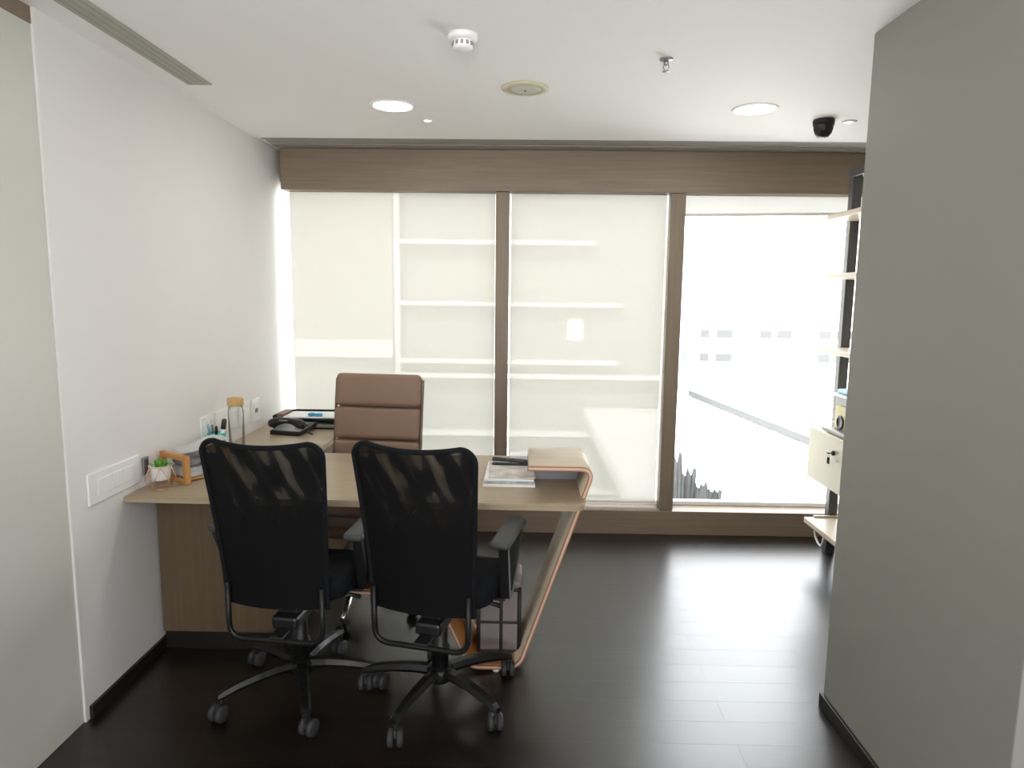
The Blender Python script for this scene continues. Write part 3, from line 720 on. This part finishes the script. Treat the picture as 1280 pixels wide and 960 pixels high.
# items on the cabinet
cz = .7972
tag(obj('laptop', bx(1.745, 1.99, 3.38, 3.815, cz, cz + .024, .005, 2), 'greyplastic'), 'closed silver-grey device lying flat on the cream cabinet', 'laptop')
tag(obj('charging_cable', tube([(1.775, 3.838, cz + .005), (1.755, 3.88, cz + .014), (1.757, 3.93, cz + .024), (1.80, 3.955, cz + .03), (1.88, 3.955, cz + .03), (1.94, 3.93, cz + .014), (1.96, 3.85, cz + .005)], .004, 8), 'white'), 'thin white cord looped on top of the cream cabinet', 'cord')
tag(obj('cable_adapter', bx(1.765, 1.825, 3.86, 3.92, cz, cz + .012, .004, 2), 'greyplastic'), 'small grey adapter by the cord on the cream cabinet', 'adapter')
bxo = thing('carton', 'yellowish carton with dark round opening on the silver device', 'box', (1.85, 3.70, cz + .0243))
obj('carton_body', bx(-.06, .10, -.20, .11, 0, .135, .003, 1), 'cardboard', bxo)
obj('carton_top', bx(-.062, .102, -.202, .112, .1355, .188, .004, 1), 'greyplastic', bxo)
rg = bmesh.new(); lathe([(0, 0), (.040, 0), (.040, .006), (.030, .008), (.028, .004), (0, .004)], 24, rg); rg.transform(Matrix.Translation((-.0605, .035, .042)) @ Matrix.Rotation(-pi / 2, 4, 'Y')); obj('round_opening', rg, 'black', bxo)
tag(obj('folder', bx(1.768, 1.965, 3.48, 3.84, cz + .2126, cz + .2226, .003, 1), 'offwhite'), 'white folder lying on the yellowish carton', 'folder')
b = bmesh.new(); bx(1.79, 1.96, 3.49, 3.81, cz + .2229, cz + .25, .012, 4, b)
tag(obj('teal_pouch', b, 'teal'), 'pale teal pouch on the white folder above the carton', 'pouch')

# ------------------------------------------------------------------ ceiling fittings
sm = thing('smoke_detector', 'white round smoke detector on ceiling', 'smoke detector', (-.218, 2.44, H - .0003))
obj('detector_base', lathe([(0, 0), (.052, 0), (.052, -.012), (.046, -.022), (.0, -.022)], 32), 'white', sm)
obj('detector_head', lathe([(0, -.022), (.034, -.022), (.034, -.026), (.036, -.042), (.030, -.05), (0, -.052)], 32), 'white', sm)
b = bmesh.new()
for k in range(12):
    a = 2 * pi * k / 12; box(b, (.0352 * cos(a), .0352 * sin(a), -.033), (.004, .009, .013), 0, 1, Matrix.Rotation(a, 4, 'Z'))
obj('vent_slots', b, 'alu', sm)
spk = thing('ceiling_speaker', 'round cream ceiling speaker between the two downlights', 'speaker', (-.002, 3.035, H - .0003))
obj('speaker_rim', lathe([(.076, 0), (.100, 0), (.099, -.006), (.080, -.010), (.076, -.007)], 40), 'cream', spk)
obj('speaker_grille', lathe([(0, -.010), (.04, -.0095), (.0765, -.006), (.0765, 0), (0, 0)], 40), 'grille', spk)
obj('speaker_stud', lathe([(0, -.0145), (.004, -.0145), (.004, -.0098), (0, -.0098)], 12), 'greyplastic', spk)
spr = thing('sprinkler_head', 'small chrome fire sprinkler on ceiling', 'sprinkler', (.526, 2.665, H - .0003))
obj('escutcheon', lathe([(0, 0), (.026, 0), (.024, -.004), (.012, -.008), (0, -.008)], 24), 'silver', spr)
b = bmesh.new(); lathe([(0, -.008), (.009, -.008), (.009, -.02), (.005, -.024), (0, -.024)], 16, b)
for s in (-1, 1): tube([(s * .008, 0, -.02), (s * .011, 0, -.03), (s * .003, 0, -.044)], .0018, 6, bm=b)
lathe([(0, -.044), (.014, -.044), (.014, -.046), (0, -.047)], 16, b)
obj('sprinkler_body', b, 'silver', spr)
dl_spots = ((-.628, 3.318, 'round lit downlight left of the ceiling speaker'), (1.083, 3.33, 'round lit downlight near the dome camera'))
def downlight(x, y, label, group='round ceiling downlights'):
    t = thing('downlight', label, 'ceiling light', (x, y, H - .0003), 0, group)
    obj('trim_ring', lathe([(.092, 0), (.106, 0), (.105, -.004), (.096, -.007), (.092, -.004)], 40), 'white', t)
    obj('lamp_diffuser', lathe([(0, -.0035), (.0925, -.0035), (.0925, 0), (0, 0)], 40), 'lamp', t)
    return t
for x, y, lb in dl_spots: downlight(x, y, lb)
for x, y, lb in ((-.50, 3.58, 'tiny warm spotlight beside the left downlight'), (1.628, 3.545, 'tiny warm spotlight beside the dome camera')):
    t = thing('spotlight', lb, 'ceiling light', (x, y, H - .0003), 0, 'small warm ceiling spots')
    obj('spot_ring', lathe([(.018, 0), (.036, 0), (.034, -.004), (.018, -.005)], 24), 'white', t)
    obj('spot_bulb', lathe([(0, -.006), (.0185, -.004), (.0185, 0), (0, 0)], 24), 'spotlamp', t)
dc = thing('dome_camera', 'black dome security camera on ceiling near the shelving', 'camera', (1.49, 3.52, H - .0003))
obj('camera_base', lathe([(0, 0), (.050, 0), (.052, -.006), (.050, -.028), (0, -.028)], 32), 'black', dc)
obj('camera_dome', lathe([(.047, -.028), (.046, -.045), (.039, -.066), (.026, -.082), (0, -.09)], 32), 'blackmetal', dc)
b = bmesh.new(); lathe([(0, 0), (.012, 0), (.012, .006), (0, .006)], 16, b); b.transform(Matrix.Translation((-.022, -.03, -.064)) @ Matrix.Rotation(radians(120), 4, 'X')); obj('camera_lens', b, 'blackmetal', dc)
ld = thing('linear_diffuser', 'long grey linear air diffuser in the ceiling by the left wall', 'air vent', (-1.40, 1.4, H - .0003))
obj('diffuser_frame', bx(-.053, .053, -1.9, 1.61, -.004, 0, .001, 1), 'diffuser', ld)
for x in (-.03, 0, .03):
    obj('slot', bx(x - .0045, x + .0045, -1.88, 1.595, -.0052, -.0038), 'diffslot', ld)

# ------------------------------------------------------------------ outside
struct('ground', bx(-60, 60, 5.2, 90, -8.2, -8), 'street', 'street level far below the windows', 'ground')
def facade(name, label, x0, x1, y, depth, z0, z1, wall, parts):
    t = thing(name, label, 'building', ((x0 + x1) / 2, y + depth / 2, z0))
    ox, oy, oz = (x0 + x1) / 2, y + depth / 2, z0
    obj('wall', bx(x0 - ox, x1 - ox, -depth / 2, depth / 2, 0, z1 - z0), wall, t)
    for nm, mm, a, b_, c, d_, pr_ in parts:
        obj(nm, bx(a - ox, b_ - ox, y - oy - pr_, y - oy + .02, c - oz, d_ - oz), mm, t)
    return t
facade('apartment_building', 'plain beige building seen through the left blind with white band', -14, -3.46, 18, 8, -8, 12, 'facade_beige', [('white_band', 'facade_white', -14, -3.46, -.13, .32, .25), ('cornice', 'facade_white', -14, -3.46, -4, -3.6, .25)])
fl = []
for zc in (6.2, 4.55, 2.93, 1.315, -.23, -.62, -2.2, -3.8): fl.append(('floor_slab', 'facade_white', -3.27, (3.95 if zc < -.5 else 1.9 if zc > 2.5 else 2.6), zc - .055, zc + .055, .35))
fl += [('sky_gap_strip', 'facade_white', -3.43, -3.29, -.6, 9, .3), ('window', 'facade_beige', -2.4, -1.3, 1.6, 2.6, .02), ('bright_panel', 'facade_white', 1.2, 1.65, .35, .95, .03), ('bright_panel', 'facade_beige', .1, .8, 1.75, 2.15, .03), ('bright_panel', 'facade_beige', -1.2, -.75, 1.5, 3.8, .03)]  # first entry: white strip added in place of the bright sky gap between buildings
facade('office_building', 'pale grey building with white floor slabs seen through both blinds', -3.27, 3.95, 18.3, 8, -8, 9, 'facade_grey', fl)
wf = []
for zc in (.30, -.52):
    for a, b_ in ((6.2, 6.5), (6.75, 7.3), (8.25, 8.65), (8.85, 9.35), (10.3, 10.7), (10.9, 11.4)):
        if zc < 0 and a > 7.5 and a < 10: continue
        wf.append(('window', 'winglass', a, b_, zc - .13, zc + .14, -.0))
wf = [(n_, m_, a, b_, c, d_, .04) for n_, m_, a, b_, c, d_, _ in wf]
wf += [('teal_panel', 'tealpanel', 5.6, 6.05, 2.0, 2.5, .05), ('teal_panel', 'tealpanel', 5.6, 6.1, -.55, -.25, .05), ('teal_panel', 'tealpanel', 5.6, 6.0, 2.9, 3.05, .05)]
facade('white_building', 'bright white building with small grey windows outside the right window', 4.7, 22, 23.5, 8, -8, 3.4, 'facade_white', wf)
t = thing('flat_roof', 'white sloping roof sheet outside the right window', 'roof', (8, 14, -1.5))
obj('roof_deck', bx(-6.3, 14, -7.2, 8.5, -.3, 0), 'roofwhite', t)
a, b_ = Vector((5.24, 20.8, -1.5)), Vector((6.3, 11.9, -1.5)); dd = (b_ - a)
gt = tag(obj('roof_gutter', box(bmesh.new(), tuple((a + b_) / 2 + Vector((0, 0, .10))), (.14, dd.length, .16), .03, 2, Matrix.Rotation(math.atan2(dd.y, dd.x) - pi / 2, 4, 'Z')), 'gutter'), 'long grey gutter running across the white roof outside', 'gutter')
for k, (x, y, s, tilt, hh) in enumerate(((2.30, 9.75, .28, 10, .80), (2.50, 9.8, .26, -14, .55), (2.70, 9.72, .24, 22, .34), (2.92, 9.85, .22, -30, .2))):
    b = bmesh.new(); n = 10
    vs = []
    for i in range(n + 1):
        xx = -s / 2 + s * i / n; yy = .012 * (1 if i % 2 else -1)
        vs.append([b.verts.new((xx, yy, 0)), b.verts.new((xx + .02 * sin(i * 2.3), yy, hh * (.85 + .15 * sin(i * 1.7))))])
    for A, B in zip(vs, vs[1:]): b.faces.new((A[0], B[0], B[1], A[1]))
    bmesh.ops.solidify(b, geom=b.faces[:], thickness=.01)
    o = tag(obj('corrugated_sheet', b, 'sheet', None, False, (x, y, -1.499), (radians(-6), 0, radians(tilt))),
            ('tallest grey corrugated sheet at the lower left of right window', 'grey corrugated sheet standing next to the tallest one outside', 'short tilted grey corrugated sheet outside, third from the mullion', 'lowest grey corrugated sheet outside, farthest from the mullion')[k], 'metal sheet', 'scrap sheets on the roof outside')

# ------------------------------------------------------------------ light
wld = bpy.data.worlds.new('world'); S.world = wld; wld.use_nodes = True
bg = wld.node_tree.nodes['Background']; bg.inputs['Color'].default_value = (0.93, 0.97, 1.0, 1); bg.inputs['Strength'].default_value = 8.0
sun = bpy.data.lights.new('sun', 'SUN'); sun.energy = 12.0; sun.angle = radians(1.0); sun.color = (1, .96, .9)
so = bpy.data.objects.new('sun', sun); COL.objects.link(so); so.rotation_euler = Vector((.25, .75, -.9)).to_track_quat('-Z', 'Y').to_euler()
def area(name, loc, rot, sx, sy, e, col=(1, .96, .92), shape='RECTANGLE'):
    l = bpy.data.lights.new(name, 'AREA'); l.shape = shape; l.size = sx; l.size_y = sy; l.energy = e; l.color = col
    o = bpy.data.objects.new(name, l); COL.objects.link(o); o.location = loc; o.rotation_euler = rot; return o
for x, y, _ in dl_spots: area('downlight_beam', (x, y, H - .012), (0, 0, 0), .17, .17, 4, (1, .95, .88), 'DISK')
# ceiling lamps of the unseen rear part of the room, then two added fills
for x in (-.6, 1.0):
    for y in (-.6, -2.2): area('ceiling_lamp', (x, y, H - .012), (0, 0, 0), .55, .55, 14, (1, .985, .975))
wl = area('ceiling_fill', (.2, -.9, 1.75), (radians(102), 0, 0), 2.4, .3, 11, (1, .98, .96)); wl.data.spread = radians(75)  # added fill behind the camera to brighten the ceiling, no fitting there
area('rear_fill', (.3, YR + .06, 1.35), (radians(118), 0, 0), 3.2, 1.9, 90, (.97, .98, 1))  # added soft fill at the rear wall, aimed upward; the wall has no window

S.view_settings.view_transform = 'Standard'; S.view_settings.look = 'None'; S.view_settings.gamma = 1.0
S.view_settings.exposure = 0.2; S.view_settings.use_curve_mapping = False
S.cycles.use_denoising = True
S.cycles.max_bounces = 10; S.cycles.diffuse_bounces = 6; S.cycles.glossy_bounces = 5; S.cycles.transparent_max_bounces = 12
S.cycles.sample_clamp_indirect = 6.0
S.cycles.caustics_reflective = False; S.cycles.caustics_refractive = False
